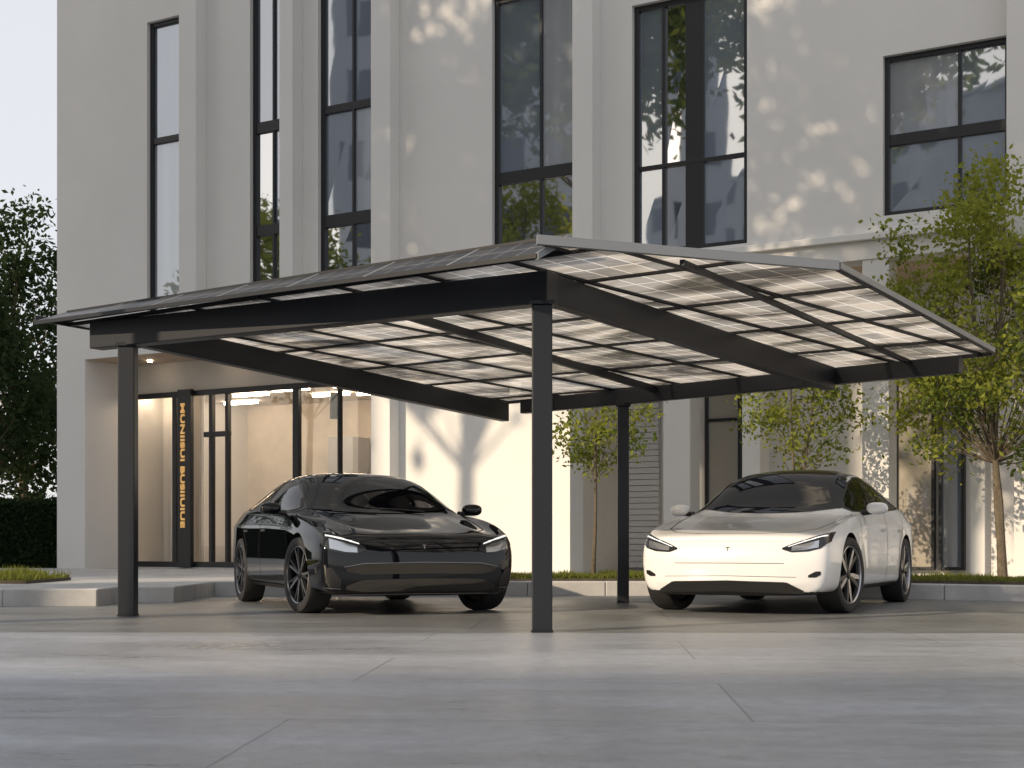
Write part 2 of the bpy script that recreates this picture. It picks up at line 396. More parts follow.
def clip2(poly, cl):
    out = list(poly)
    for i in range(len(cl)):
        a, b = cl[i], cl[(i+1) % len(cl)]
        f = lambda p: (b[0]-a[0])*(p[1]-a[1])-(b[1]-a[1])*(p[0]-a[0])
        inp = out; out = []
        for j in range(len(inp)):
            p, q = inp[j-1], inp[j]; fp, fq = f(p), f(q)
            if (fp > 0) != (fq > 0):
                t = fp/(fp-fq); out.append((p[0]+(q[0]-p[0])*t, p[1]+(q[1]-p[1])*t))
            if fq > 0: out.append(q)
        if len(out) < 3: return []
    return out
def add_panel(pg, u, w):
    cx = sum(p[0] for p in pg)/len(pg); cy = sum(p[1] for p in pg)/len(pg)
    pts = []
    for p in pg:
        dx, dy = cx-p[0], cy-p[1]; L = math.hypot(dx, dy); k = .016/L
        pts.append((p[0]+dx*k, p[1]+dy*k))
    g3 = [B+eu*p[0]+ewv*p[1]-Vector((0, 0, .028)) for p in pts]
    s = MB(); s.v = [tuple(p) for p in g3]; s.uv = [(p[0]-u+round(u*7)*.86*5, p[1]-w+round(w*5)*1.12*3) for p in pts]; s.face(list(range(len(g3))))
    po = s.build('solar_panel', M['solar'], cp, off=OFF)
    fr = MB()
    for i in range(len(g3)):
        a, b = g3[i], g3[(i+1) % len(g3)]
        if (b-a).length > .05: fr.beam(a+Vector((0, 0, .018)), b+Vector((0, 0, .018)), .024, .034)
    if len(fr.v): fr.build('panel_frame', M['panel_frame'], po)
us = [p[0] for p in outl]; ws = [p[1] for p in outl]
PU, PW = .86, 1.12
u = max(us)
while u > min(us):
    w = -PW*math.ceil(max(0, -min(ws))/PW)
    while w < max(ws):
        pg = clip2([(u-PU, w), (u, w), (u, w+PW), (u-PU, w+PW)], outl)
        if pg and abs(area(pg)) > .008: add_panel(pg, u, w)
        w += PW
    u -= PU
add_panel([uw(B), uw(B2), uw(Pt)], 0, 0)
lowA, lowB = A+Vector((0, 0, -.05)), B+Vector((0, 0, -.11))
hiA, hiB = A2+Vector((0, 0, .09)), B2+Vector((0, 0, .085))
NP = 7
for i in range(NP):
    t0, t1 = i/NP, (i+1)/NP
    q = [lowB.lerp(lowA, t0), lowB.lerp(lowA, t1), hiB.lerp(hiA, t1), hiB.lerp(hiA, t0)]
    nn = (q[1]-q[0]).cross(q[3]-q[0]).normalized()
    if nn.z < 0: nn = -nn
    s = MB(); s.v = [tuple(p) for p in q]+[tuple(p-nn*.03) for p in q]
    s.uv = [(0, 0), (.86, 0), (.86, .34), (0, .34)]*2
    s.face([0, 1, 2, 3], 0); s.face([7, 6, 5, 4], 1)
    for k in range(4): s.face([k, (k+1) % 4, 4+(k+1) % 4, 4+k], 1)
    po = s.build('solar_panel', [M['cells'], M['panel_frame']], cp, off=OFF)
    fr = MB()
    fr.beam(q[1].lerp(q[2], .02)+nn*.006-eu*.012, q[1].lerp(q[2], .98)+nn*.006-eu*.012, .02, .010)
    fr.build('panel_frame', M['edge'], po)
def edge(a, b, w, h, m, lift=.0):
    MB().beam(a+Vector((0, 0, lift)), b+Vector((0, 0, lift)), w, h).build('edge_trim', m, cp, off=OFF)
edge(hiA, hiB, .03, .10, M['steel'], .012); edge(B, Cc, .05, .065, M['alu'], .02); edge(Cc, D, .04, .045, M['alu'], .012); edge(D, E, .04, .07, M['steel'], .01); edge(E, A, .03, .05, M['panel_frame'], .008)
edge(lowB, hiB, .03, .05, M['alu'], .012); edge(lowA, lowB, .02, .032, M['steel'], .004)

# ------------------------------------------------------------------ building
a_, b_ = .03361, 1.7156e-5
cy_, cx_ = a_+512*b_, F*b_
du = Vector((cy_, -cx_)).normalized(); dv = Vector((-du.y, du.x))
Y0 = 1/(a_+57*b_); O = Vector((XY(57, Y0), Y0))
rz = math.atan2(du.y, du.x)
def UY(px, v=0):
    r = Vector(((px-512)/F, 1)); q = O+dv*v
    det = du.x*(-r.y)-(-r.x)*du.y
    u = ((-q.x)*(-r.y)-(-r.x)*(-q.y))/det
    p = q+du*u
    return u, p.y
def U_(px, v=0): return UY(px, v)[0]
def Z_(px, py, v=0): return H+(544-py)*UY(px, v)[1]/F
bl = thing('office_building', 'pale modern building with tall dark framed windows behind the carport', 'building', (O.x, O.y, 0), rz)
TOP = 15
wins = [(147, 190, 5.0, 10.6), (250, 290, 5.0, 10.9), (318, 380, 5.0, 10.9), (492, 580, 5.3, 9.6), (632, 747, Z_(747, 243), 9.0), (883, 1009, Z_(883, 216), 7.55)]
wl = MB(); T = .45
def wallcol(u0, u1, z0, z1): wl.box(u0, u1, 0, T, z0, z1)
LB, RB = 4.28, 4.70
segs = [(57, 85, 0), (85, 388, LB), (388, 570, 0), (570, 1500, RB)]
def ubreaks():
    s = set()
    for a, b, z in segs: s.add(round(U_(a), 4)); s.add(round(U_(b), 4) if b < 1400 else 34.0)
    for a, b, z0, z1 in wins: s.add(round(U_(a), 4)); s.add(round(U_(b), 4))
    return sorted(s)
bk = ubreaks()
def segbot(u):
    for a, b, z in segs:
        if U_(a) <= u and (b > 1400 or u <= U_(b)): return z
    return RB
for i in range(len(bk)-1):
    c = (bk[i]+bk[i+1])/2; z0 = segbot(c); op = None
    for a, b, q0, q1 in wins:
        if U_(a) < c < U_(b): op = (q0, q1)
    if op: wallcol(bk[i], bk[i+1], z0, op[0]); wallcol(bk[i], bk[i+1], op[1], TOP)
    else: wallcol(bk[i], bk[i+1], z0, TOP)
wl.build('wall', M['wall'], bl)
MB().box(0, T, T, 14, 0, TOP).build('side_wall', M['wall'], bl)
MB().box(0, 34, T, 14, TOP-.3, TOP).build('roof', M['wall2'], bl)
for (a, b, z0) in ((190, 207, LB), (290, 303, LB), (381, 400, 0), (581, 601, LB), (1011, 1034, RB)):
    MB().box(U_(a), U_(b), -.30, -.002, z0, TOP-.2).build('pier', M['wall'], bl, bevel=.01)
MB().box(U_(601), 34, -.10, -.003, Z_(747, 247)-.10, Z_(747, 247)).build('ledge', M['wall'], bl, bevel=.01)
def window(u0, u1, z0, z1, mulls, trans, pm, fw=.08, v=.14):
    f = MB()
    f.box(u0, u0+fw, v-.06, v+.05, z0, z1); f.box(u1-fw, u1, v-.06, v+.05, z0, z1)
    f.box(u0+fw, u1-fw, v-.055, v+.045, z0, z0+fw); f.box(u0+fw, u1-fw, v-.055, v+.045, z1-fw, z1)
    for m_, w_ in mulls: f.box(m_-w_/2, m_+w_/2, v-.045, v+.04, z0+fw, z1-fw)
    for t_, w_ in trans: f.box(u0+fw, u1-fw, v-.05, v+.042, t_-w_/2, t_+w_/2)
    o = f.build('window', M['frame'], bl, bevel=.006)
    zs = [z0]+sorted(t for t, w in trans)+[z1]; ms = [u0]+sorted(m for m, w in mulls)+[u1]
    k = 0
    for i in range(len(zs)-1):
        for j in range(len(ms)-1):
            mm = pm[k % len(pm)]; k += 1
            p = MB(); yy = v+random.uniform(-.002, .002)
            p.v = [(ms[j], yy, zs[i]), (ms[j+1], yy+random.uniform(-.004, .004), zs[i]), (ms[j+1], yy+random.uniform(-.004, .004), zs[i+1]), (ms[j], yy, zs[i+1])]
            p.face([0, 1, 2, 3]); p.build('pane', mm, o, recalc=False)
    return o
w = wins
window(U_(147), U_(190), w[0][2], w[0][3], [], [(Z_(168, 137), .12)], [M['wcurt'], M['wgrey']])
window(U_(250), U_(290), w[1][2], w[1][3], [(U_(270), .05)], [(Z_(270, 228), .2), (Z_(270, 124), .2)], [M['wdark'], M['wdark'], M['wdark'], M['wgrey'], M['wgrey'], M['wgrey']])
window(U_(318), U_(380), w[2][2], w[2][3], [(U_(350), .05)], [(Z_(349, 217), .22), (Z_(349, 104), .14)], [M['wdark'], M['wdark'], M['wgrey'], M['wcurt'], M['wgrey'], M['wgrey']])
window(U_(492), U_(580), w[3][2], w[3][3], [(U_(538), .05)], [(Z_(536, 172), .2)], [M['wdark'], M['wdark'], M['wgrey'], M['wcurt']])
window(U_(632), U_(747), w[4][2], w[4][3], [(U_(661), .06), (U_(692), .30)], [(Z_(690, 160), .06)], [M['wgrey'], M['wdark'], M['wgrey'], M['wgrey'], M['wdark'], M['wgrey']])
window(U_(883), U_(1009), w[5][2], w[5][3], [(U_(958), .05)], [(Z_(945, 131), .16)], [M['wgrey'], M['wgrey'], M['wcurt'], M['wgrey']], fw=.07)

V1 = 1.2
uL, uR = U_(85), U_(388)
MB().box(uL, uR, T, V1+3.6, LB, LB+.1).build('soffit', M['soffit'], bl)
MB().box(uL, uR, .05, T-.003, LB-.004, LB+.02).build('soffit_edge', M['soffit'], bl)
zt = 3.68
MB().box(uL, uR, V1, V1+.2, zt, LB-.003).build('bulkhead', M['warmwall'], bl)
MB().box(uL-.45, uL, T, V1+4, .05, LB).build('side_wall', M['wall'], bl)
MB().box(uR, uR+.45, T, V1+4, .05, LB).build('side_wall', M['wall'], bl)
MB().box(uL, uR, V1+3.6, V1+3.75, .17, LB-.002).build('room_back_wall', M['beige'], bl)
MB().box(uL, uR, V1+.21, V1+3.59, zt+.05, zt+.1).build('room_ceiling', M['beige'], bl)
MB().box(uL, uR, V1-.1, V1+3.59, .10, .19).build('room_floor', M['kerb'], bl)
def ug(px): return U_(px, V1)
f = MB()
for px, wd in ((91, .16), (176, .12), (212, .08), (228, .07), (297, .14), (340, .05), (386, .12)):
    f.box(ug(px)-wd/2, ug(px)+wd/2, V1-.05, V1+.06, .19, zt-.10)
f.box(ug(88), ug(388), V1-.055, V1+.065, zt-.10, zt); f.box(ug(88), ug(388), V1-.055, V1+.065, .18, .30)
f.box(ug(205), ug(230), V1-.045, V1+.05, 2.75, 2.85)
sf = f.build('shopfront', M['frame'], bl, bevel=.006)
gl = MB(); gl.v = [(ug(91), V1, .28), (ug(386), V1, .28), (ug(386), V1, zt-.08), (ug(91), V1, zt-.08)]; gl.face([0, 1, 2, 3]); gl.build('shopfront_pane', M['glass'], sf)
cu = MB()
n = 90
for i in range(n+1):
    u = lerp(ug(86), ug(176), i/n); y = V1+.95+.05*math.sin(i*1.3)
    cu.v += [(u-.1, y, .22), (u-.1, y, zt+.03)]
for i in range(n): cu.face([2*i, 2*i+2, 2*i+3, 2*i+1])
cu.build('curtain', mat('curtain_cloth', (.80, .77, .72), .9), bl, smooth=True, recalc=False)
MB().box(ug(183), ug(196), V1-.16, V1-.06, .19, zt+.02).build('sign_board', M['frame'], bl, bevel=.006)
cur = bpy.data.curves.new('lettering', 'FONT'); cur.body = 'MUNIISUI BUSIIUIUE'; cur.size = .14; cur.extrude = .012; cur.offset = .004
to = bpy.data.objects.new('tmp', cur); C.objects.link(to); bpy.context.view_layer.update()
tm = bpy.data.meshes.new_from_object(to.evaluated_get(bpy.context.evaluated_depsgraph_get())); bpy.data.objects.remove(to)
xs = [v.co.x for v in tm.vertices]; sc = (Z_(188, 404, V1)-Z_(188, 528, V1))/(max(xs)-min(xs))
ztop = Z_(188, 404, V1); ub = ug(187)
for v in tm.vertices:
    x, y, z = v.co; v.co = (ub+y*1.0, V1-.175-z, ztop-(x-min(xs))*sc)
tm.materials.append(M['gold']); to = bpy.data.objects.new('lettering', tm); C.objects.link(to); to.parent = bl
for (px, vv) in ((115, 1.55), (155, 1.6), (250, 2.4), (352, 2.0), (330, 3.2), (375, 3.4), (240, 3.6), (290, 2.0)):  # the two strips nearest the glass are added to brighten the curtain
    MB().box(U_(px, vv)-.45, U_(px, vv)+.45, vv, vv+.07, zt-.02, zt+.045).build('ceiling_and_fill_lamp', M['lamp'], bl)
pu = U_(335, 1.9)
MB().tube([(pu, 1.9, 3.55), (pu, 1.9, 3.05)], .10, 20).build('pendant_lamp', M['frame'], bl, smooth=True)
for px in (150, 222, 300):
    u = U_(px, .75); t = MB().tube([(u, .75, LB-.03), (u, .75, LB-.004)], .05, 16); t.build('downlight', M['lamp'], bl)
MB().box(ug(236), ug(262), V1+2.9, V1+3.5, .19, 2.9).build('wardrobe', M['wall2'], bl, bevel=.01)
MB().box(ug(310), ug(372), V1+1.8, V1+2.4, .19, 1.25).build('reception_desk', M['soffit'], bl, bevel=.02)
V2 = 2.0
u570 = U_(570)
MB().box(u570, 34, T, V2+.6, RB, RB+.12).build('soffit', M['soffit'], bl)
MB().box(u570-.45, u570, T, V2+.6, 0, RB).build('side_wall', M['warmwall'], bl)
def g2(px): return U_(px, V2)
MB().box(u570, 34, V2+.15, V2+.5, 0, RB-.002).build('ground_floor_wall', M['wall'], bl)
lv_ = MB(); z = .25
while z < 4.4:
    lv_.box(g2(575), g2(657), V2+.04, V2+.12, z, z+.09); z += .1
lv_.build('louvre_screen', M['wall'], bl)
for a, b, pm in ((704, 740, 'wbeige'), (893, 934, 'wbeige'), (938, 964, 'wgrey')):
    window(g2(a), g2(b), .25, 3.6, [], [(2.7, .05)], [M[pm], M[pm]], v=V2+.08, fw=.05)
for a, b, v in ((663, 690, .9), (742, 760, .9), (862, 889, .02), (970, 985, .02), (1014, 1034, .02)):
    MB().box(U_(a, v), U_(b, v), v, v+.4, 0, RB-.003).build('column', M['wall'], bl, bevel=.01)

# ------------------------------------------------------------------ trees
def tree(name, label, x, y, z0, hfork, ctr, rad, ncl, nleaf, lsize, rc, mix, seed, tr=.06, group=None, lean=0, cat='tree', stems=1):
    random.seed(seed)
    t = thing(name, label, cat, (x, y, z0), 0, group)
    tb = MB(); c = Vector(ctr)
    forks = []
    for s_ in range(stems):
        pts = []; ph = random.uniform(0, 6)
        topz = c.z+rad[2]*.55
        for i in range(10):
            k = i/9; zz = topz*k; l = (zz/topz)
            sp = (s_-(stems-1)/2)*.5*max(0, k-.25)
            pts.append(Vector((c.x*l+math.sin(k*5+ph)*tr*.9*k*2+lean*k+sp, c.y*l+math.cos(k*4+ph)*tr*k*1.4, zz)))
        tb.tube(pts, [tr*(1.25 if i == 0 else 1)*(1-.8*i/9) for i in range(10)], 9)
        forks.append(pts)
    cl = []
    while len(cl) < ncl:
        d = Vector((random.gauss(0, 1), random.gauss(0, 1), random.gauss(0, 1))).normalized()*random.uniform(.25, 1)**.5
        if noise.noise(d*1.9+Vector((seed, 0, 0))) < -.18: continue
        wv = 1+.28*noise.noise(d*2.3+Vector((0, seed*3.1, 0)))
        p = Vector((c.x+d.x*rad[0]*wv, c.y+d.y*rad[1]*wv, c.z+d.z*rad[2]*wv))
        tap = 1-.35*max(0, d.z)
        p.x = c.x+(p.x-c.x)*tap; p.y = c.y+(p.y-c.y)*tap
        cl.append(p)
    for n_, p in enumerate(cl):
        pts = forks[random.randrange(len(forks))]
        zz = max(hfork, p.z-rad[2]*random.uniform(.35, .8)-.25*((p.x-c.x)**2+(p.y-c.y)**2)**.5)
        i = min(range(10), key=lambda k: abs(pts[k].z-zz)); a = pts[i]
        if a.z < hfork*.8: a = pts[min(9, i+1)]
        if n_ % 2: continue
        r0 = tr*(1-.8*i/9)*.32
        m_ = a.lerp(p, .5)+Vector((random.gauss(0, .05), random.gauss(0, .05), -.06*(p-a).length))
        tb.tube([a, m_, p], [r0, r0*.6, r0*.2], 5, cap=False)
    tb.build('trunk', M['bark'], t, smooth=True)
    lb = MB()
    for p in cl:
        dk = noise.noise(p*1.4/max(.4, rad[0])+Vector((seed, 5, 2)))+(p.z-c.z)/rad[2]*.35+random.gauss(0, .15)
        for _ in range(nleaf):
            q = p+Vector((random.gauss(0, rc), random.gauss(0, rc), random.gauss(0, rc*.75)))
            n_ = Vector((random.gauss(0, 1), random.gauss(0, 1), random.gauss(.4, .9))).normalized()
            ax = n_.cross(Vector((random.gauss(0, 1), random.gauss(0, 1), random.gauss(0, 1)))).normalized(); bx = n_.cross(ax)
            s_ = lsize*random.uniform(.6, 1.25)
            b = len(lb.v)
            lb.v += [tuple(q-ax*s_*.5), tuple(q+bx*s_*.28), tuple(q+ax*s_*.55+n_*s_*.1), tuple(q-bx*s_*.28)]
            k = dk+random.gauss(0, .25)
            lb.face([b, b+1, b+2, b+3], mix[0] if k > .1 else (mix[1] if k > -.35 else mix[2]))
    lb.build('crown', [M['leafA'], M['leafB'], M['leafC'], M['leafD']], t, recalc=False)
    return t
LT = (0, 0, 1); MT = (0, 1, 1); DT = (3, 3, 2); L2 = (0, 1, 2)
tree('young_tree', 'tall leafy yellow green tree on the right in front of the building corner', XY(1003, 18.6), 18.6, .17, 1.7, (-.25, 0, 3.4), (1.65, 1.3, 2.1), 165, 85, .085, .15, (0, 0, 1), 3, .055, stems=2)
tree('young_tree', 'slender young tree between the rear carport post and the plaster wall', XY(593, 19.4), 19.4, .2, 1.2, (.1, 0, 2.4), (.78, .6, 1.1), 52, 60, .075, .12, (0, 0, 1), 8, .03)
tree('young_tree', 'young tree rising behind the roof of the white car', XY(800, 20.0), 20.0, .17, 1.3, (0, 0, 2.5), (.86, .6, .95), 52, 60, .075, .13, (0, 0, 1), 12, .03, stems=2)
tree('dark_tree', 'tall dark tree at the far left beside the building', XY(22, 34.5), 34.5, .15, 2.2, (0, 0, 5.1), (1.7, 1.5, 3.5), 130, 80, .17, .28, DT, 21, .14)
tree('dark_tree', 'lower dark tree at the left edge in front of the sky', XY(-18, 31.5), 31.5, .15, 1.4, (0, 0, 3.6), (1.5, 1.3, 2.4), 80, 70, .16, .26, DT, 25, .1)
h = MB(); random.seed(4)
h.box(-19.5, -8.85, 29.35, 30.3, .1, 1.42, 1)
for _ in range(16000):
    q = Vector((random.uniform(-14, -8.8), random.choice((29.35, 29.35, random.uniform(29.35, 30.3))), 0)); q.z = random.uniform(.17, 1.5) if q.y < 29.36 else 1.48+random.gauss(0, .05)
    q.y += random.gauss(0, .05)
    ax = Vector((random.gauss(0, 1), random.gauss(0, 1), random.gauss(0, 1))).normalized(); bx = ax.cross(Vector((random.gauss(0, 1), random.gauss(0, 1), random.gauss(0, 1)))).normalized(); s_ = .05
    b = len(h.v); h.v += [tuple(q-ax*s_), tuple(q+bx*s_*.6), tuple(q+ax*s_), tuple(q-bx*s_*.6)]; h.face([b, b+1, b+2, b+3], 0 if random.random() < .2 else 1)
tag(h.build('hedge', [M['leafD'], M['leafC']], recalc=False), 'clipped dark hedge at the far left beside the building', 'hedge')
SX, SY = -.8, -.6
def AC(a, c): return (.8*a+.6*c, .6*a-.8*c)
tree('offframe_tree', 'broad unseen tree beyond the left edge, added to shade the upper right facade', *AC(-3, -12.3), 0, 9.5, (0, 0, 15.2), (3.6, 3.3, 3.5), 165, 65, .36, .6, MT, 31, .22)  # unseen crown, height set so its shade falls on the upper facade
tree('offframe_tree', 'tallest unseen tree beyond the left edge, added to dapple the sunlit facade strip', *AC(-9, -19.6), 0, 11, (0, 0, 18.6), (4.6, 4.4, 5.0), 135, 65, .46, .7, MT, 37, .26)  # unseen crown that breaks the sun strip into dapples
tree('offframe_tree', 'lower bushy street tree beyond the left edge, mirrored in the centre windows', -26.5, 8.4, 0, 5.5, (0, 0, 11.6), (3.0, 2.6, 3.0), 95, 60, .28, .45, (0, 0, 1), 41, .15)
tree('offframe_tree', 'lower bushy street tree beyond the left edge, mirrored in the left windows', -25, 19, 0, 4.5, (0, 0, 9.0), (3.6, 2.8, 3.4), 95, 60, .28, .45, (0, 0, 1), 43, .15)
def block(label, cx, cy, rot, wdt, dep, hgt):  # added unseen masses; their edges and gaps shape the sun on the scene
    t = thing('shade_block', label, 'building', (cx, cy, 0), rot)
    wdt /= 2
    MB().box(-wdt, wdt, -dep, 0, 0, hgt).build('wall', M['tower'], t)
    z = 1.2
    while z < hgt-2:
        x = -wdt+.8
        while x < wdt-1.2 and x < -wdt+30:
            MB().box(x, x+1.3, -.02, .03, z, z+1.7).build('window', M['twin'], t); x += 2.4
        z += 3.4
    MB().box(-wdt-.2, wdt+.2, -dep-.2, .2, hgt, hgt+.3).build('roof', M['tower'], t)
    return t
ra = math.atan2(-.8, .6)
block('tall grey unseen block beyond the left edge, added to shade the left facade', *AC(-30, -27.4), ra, 12.6, 10, 36)
block('narrow grey unseen block beyond the left edge, added to shade a middle strip of facade', *AC(-30, -16.3), ra, 2.6, 10, 36)
block('low grey unseen block behind the viewpoint, added to shade the forecourt', -52, -30, 0, 46, 10, 27.2)

# ------------------------------------------------------------------ cars
def pl_(tab, x):
    if x >= tab[0][0]: return tab[0][1]
    for i in range(len(tab)-1):
        a, b = tab[i], tab[i+1]
        if b[0] <= x <= a[0]:
            t = (x-b[0])/(a[0]-b[0]); return b[1]+(a[1]-b[1])*t
    return tab[-1][1]
def car(name, label, st, loc, rz):
    ws, rs = st['ws'], st['rs']
    root = thing(name, label, 'car', (*loc, .004), rz); root.scale = (1.02, 1.0, 1.0)
    #    x     bow   zb   w    z5   zbelt wb   wr   zr    zt
    S = [(2.20, .13, .19, .82, .60, .665, .77, .56, .685, .695),
         (2.12, .12, .17, .875, .635, .71, .815, .60, .722, .737),
         (1.88, .07, .17, .908, .695, .79, .845, .62, .778, .788),
         (1.45, 0, .17, .925, .75, .875, .862, .63, .845, .85),
         (1.10, 0, .17, .92, .79, .912, .862, .64, .90, .91),
         (.86, .03, .17, .912, .81, .926, .858, .66, .95, .96),
         (.55, .03, .17, .905, .82, .940, .858, .66, 1.11, 1.135),
         (.15, .03, .17, .905, .83, .95, .86, .615, 1.32, 1.36),
         (-.15, .02, .17, .905, .835, .96, .86, .59, 1.395, 1.445),
         (-.55, 0, .17, .908, .84, .97, .86, .585, 1.405, 1.46),
         (-1.0, 0, .17, .92, .85, .99, .86, .575, 1.35, 1.415),
         (-1.45, 0, .17, .93, .86, 1.01, .855, .59, 1.215, 1.27),
         (-1.88, -.02, .19, .91, .86, 1.01, .80, .60, 1.075, 1.10),
         (-2.14, -.05, .22, .87, .85, .99, .745, .58, 1.03, 1.045),
         (-2.27, -.09, .30, .79, .80, .93, .68, .52, .965, .975)]
    def zs(z): return z if z < .96 else .96+(z-.96)*rs
    rows = []
    for (x, bow, zb, w, z5, zb6, wb, wr, zr, zt) in S:
        w *= ws; wb *= ws; wr *= ws; zr = zs(zr); zt = zs(zt); zb6 = zs(zb6)
        y7 = lerp(wb, wr, .5)+.025*min(1, max(0, (zr-zb6))*4); z7 = lerp(zb6, zr, .5)
        hood = 1 < x < 2.1
        if hood: wr *= .86; zr += st['sculpt']*.5
        h = [(0, zb), (.45*w, zb), (.88*w, zb+.005), (.975*w, zb+.09), (w, .50), (.985*w, z5), (wb, zb6), (y7, z7 if not hood else z7-.006-st['sculpt']*.8), (wr, zr), (.5*wr, lerp(zr, zt, .72)-(st['sculpt']*.5 if hood else 0)), (0, zt)]
        rows.append([(x+bow*(1-abs(p[0]/w)**2.6), p[0], p[1]) for p in h])
    for k, dx in enumerate((-.07, -.06, -.03, .0, .01, -.015, -.05, -.07, -.08, -.08, -.08)):
        x, y, z = rows[0][k]; rows[0][k] = (x+dx, y, z); x, y, z = rows[-1][k]; rows[-1][k] = (x-dx*.5, y, z)
    bmh = bmesh.new(); vid = []
    for r in rows:
        loop = [(x, y, z) for (x, y, z) in r] + [(x, -y, z) for (x, y, z) in r[::-1][1:-1]]
        vid.append([bmh.verts.new(p) for p in loop])
    n = 20
    cr = bmh.edges.layers.float.new('crease_edge')
    for i in range(len(vid)-1):
        for k in range(n):
            bmh.faces.new([vid[i][k], vid[i][(k+1) % n], vid[i+1][(k+1) % n], vid[i+1][k]])
    for i in range(0, len(vid)-1):
        for k, c_, lo, hi in ((6, .6, 0, 14), (14, .6, 0, 14), (5, .55, 2, 13), (15, .55, 2, 13), (8, .65, 0, 6), (12, .65, 0, 6), (3, .4, 2, 13), (17, .4, 2, 13)):
            if lo <= i < hi:
                e = bmh.edges.get((vid[i][k], vid[i+1][k]))
                if e: e[cr] = c_
    def Rr(v, k): return v[(20-k) % 20]
    for end, v, sg in ((0, vid[0], 1), (1, vid[-1], -1)):
        r = rows[0] if end == 0 else rows[-1]; grid = []
        bow = S[0][1] if end == 0 else S[-1][1]
        for k in range(2, 9):
            if k == 2: grid.append([v[2], v[1], v[0], Rr(v, 1), Rr(v, 2)])
            elif k == 8: grid.append([v[8], v[9], v[10], Rr(v, 9), Rr(v, 8)])
            else:
                x, y, z = r[k]; bb = abs(bow)*(y/(S[0][3]*ws))**2.6*sg
                mids = [bmh.verts.new((x+bb*.84, y*.5, z+.004)), bmh.verts.new((x+bb*1.0, 0, z+.006)), bmh.verts.new((x+bb*.84, -y*.5, z+.004))]
                grid.append([v[k]]+mids+[Rr(v, k)])
        for i in range(len(grid)-1):
            for j in range(4):
                bmh.faces.new([grid[i][j], grid[i][j+1], grid[i+1][j+1], grid[i+1][j]])
        if end == 0:
            for gi, cc in ((1, .6), (4, .5)):
                for j in range(4):
                    e = bmh.edges.get((grid[gi][j], grid[gi][j+1]))
                    if e: e[cr] = cc
    bmesh.ops.recalc_face_normals(bmh, faces=bmh.faces)
    cage = bpy.data.meshes.new('cage'); bmh.to_mesh(cage); bmh.free()
    to = bpy.data.objects.new('tmp', cage); C.objects.link(to)
    sd = to.modifiers.new('s', 'SUBSURF'); sd.levels = 3; sd.render_levels = 3
    bpy.context.view_layer.update(); dg = bpy.context.evaluated_depsgraph_get()
    full = bpy.data.meshes.new_from_object(to.evaluated_get(dg))
    tree_ = BVHTree.FromPolygons([v.co.copy() for v in full.vertices], [tuple(p.vertices) for p in full.polygons])
    AX = ((1.43, .36), (-1.42, .36)); RW = .395
    cut = MB()
    for ax, az in AX:
        for sgn in (1, -1):
            b = len(cut.v); N = 72
            for y in (.50*sgn, 1.3*sgn):
                for k in range(N):
                    t = 2*math.pi*k/N; cut.v.append((ax+RW*math.cos(t), y, az+RW*math.sin(t)))
            cut.face([b+k for k in range(N)]); cut.face([b+N+k for k in range(N)][::-1])
            for k in range(N): cut.face([b+k, b+(k+1) % N, b+N+(k+1) % N, b+N+k])
    co = cut.build('tmpcut', M['trim'])
    t2 = bpy.data.objects.new('tmp2', full); C.objects.link(t2)
    bo = t2.modifiers.new('b', 'BOOLEAN'); bo.operation = 'DIFFERENCE'; bo.object = co; bo.solver = 'EXACT'
    bpy.context.view_layer.update(); dg = bpy.context.evaluated_depsgraph_get()
    body = bpy.data.meshes.new_from_object(t2.evaluated_get(dg))
    for o in (to, t2, co): bpy.data.objects.remove(o)
    body.materials.clear(); body.materials.append(M[st['paint']]); body.materials.append(M['trim'])
    for p in body.polygons:
        c = p.center; mi = 0
        for ax, az in AX:
            if math.hypot(c.x-ax, c.z-az) < RW+.0005 and abs(c.y) > .49: mi = 1
        if c.z < .215 and abs(p.normal.z) > .5: mi = 1
        p.material_index = mi; p.use_smooth = True
    body.set_sharp_from_angle(angle=R(40))
    bo_ = bpy.data.objects.new('body', body); C.objects.link(bo_); bo_.parent = root

    def cast(p, d):
        d = Vector(d); h = tree_.ray_cast(Vector(p)-d*4, d)
        return (h[0], h[1]) if h[0] else (None, None)
    DIR = {'f': (-1, 0, 0), 't': (0, 0, -1), 'l': (0, -1, 0), 'r': (0, 1, 0), 'b': (1, 0, 0)}
    def patch(pname, fn, nu, nv, d, m, off=.004, parent=None):
        g = MB(); dd = Vector(DIR[d]); ok = {}
        for i in range(nu+1):
            for j in range(nv+1):
                p, nn = cast(fn(i/nu, j/nv), dd)
                if p is None: continue
                if nn.dot(dd) > 0: nn = -nn
                ok[(i, j)] = len(g.v); g.v.append(tuple(p+nn*off))
        for i in range(nu):
            for j in range(nv):
                q = [(i, j), (i+1, j), (i+1, j+1), (i, j+1)]
                if all(k in ok for k in q): g.face([ok[k] for k in q])
        o = g.build(pname, m, parent or root, recalc=False); me = o.data
        me.polygons.foreach_set('use_smooth', [True]*len(me.polygons))
        return o
    def seam(pname, pts, d, wdt, m, off=.0025, parent=None, sub=8):
        g = MB(); dd = Vector(DIR[d]); hp = []
        for i in range(len(pts)-1):
            for k in range(sub): hp.append(Vector(pts[i]).lerp(Vector(pts[i+1]), k/sub))
        hp.append(Vector(pts[-1]))
        res = [cast(p, dd) for p in hp]; res = [r for r in res if r[0] is not None]
        for i, (p, nn) in enumerate(res):
            t = (res[min(i+1, len(res)-1)][0]-res[max(i-1, 0)][0])
            if t.length < 1e-6: t = Vector((1, 0, 0))
            if nn.dot(dd) > 0: nn = -nn
            sd_ = t.normalized().cross(nn)*wdt/2
            g.v += [tuple(p+sd_+nn*off), tuple(p-sd_+nn*off)]
        for i in range(len(res)-1): g.face([2*i, 2*i+1, 2*i+3, 2*i+2])
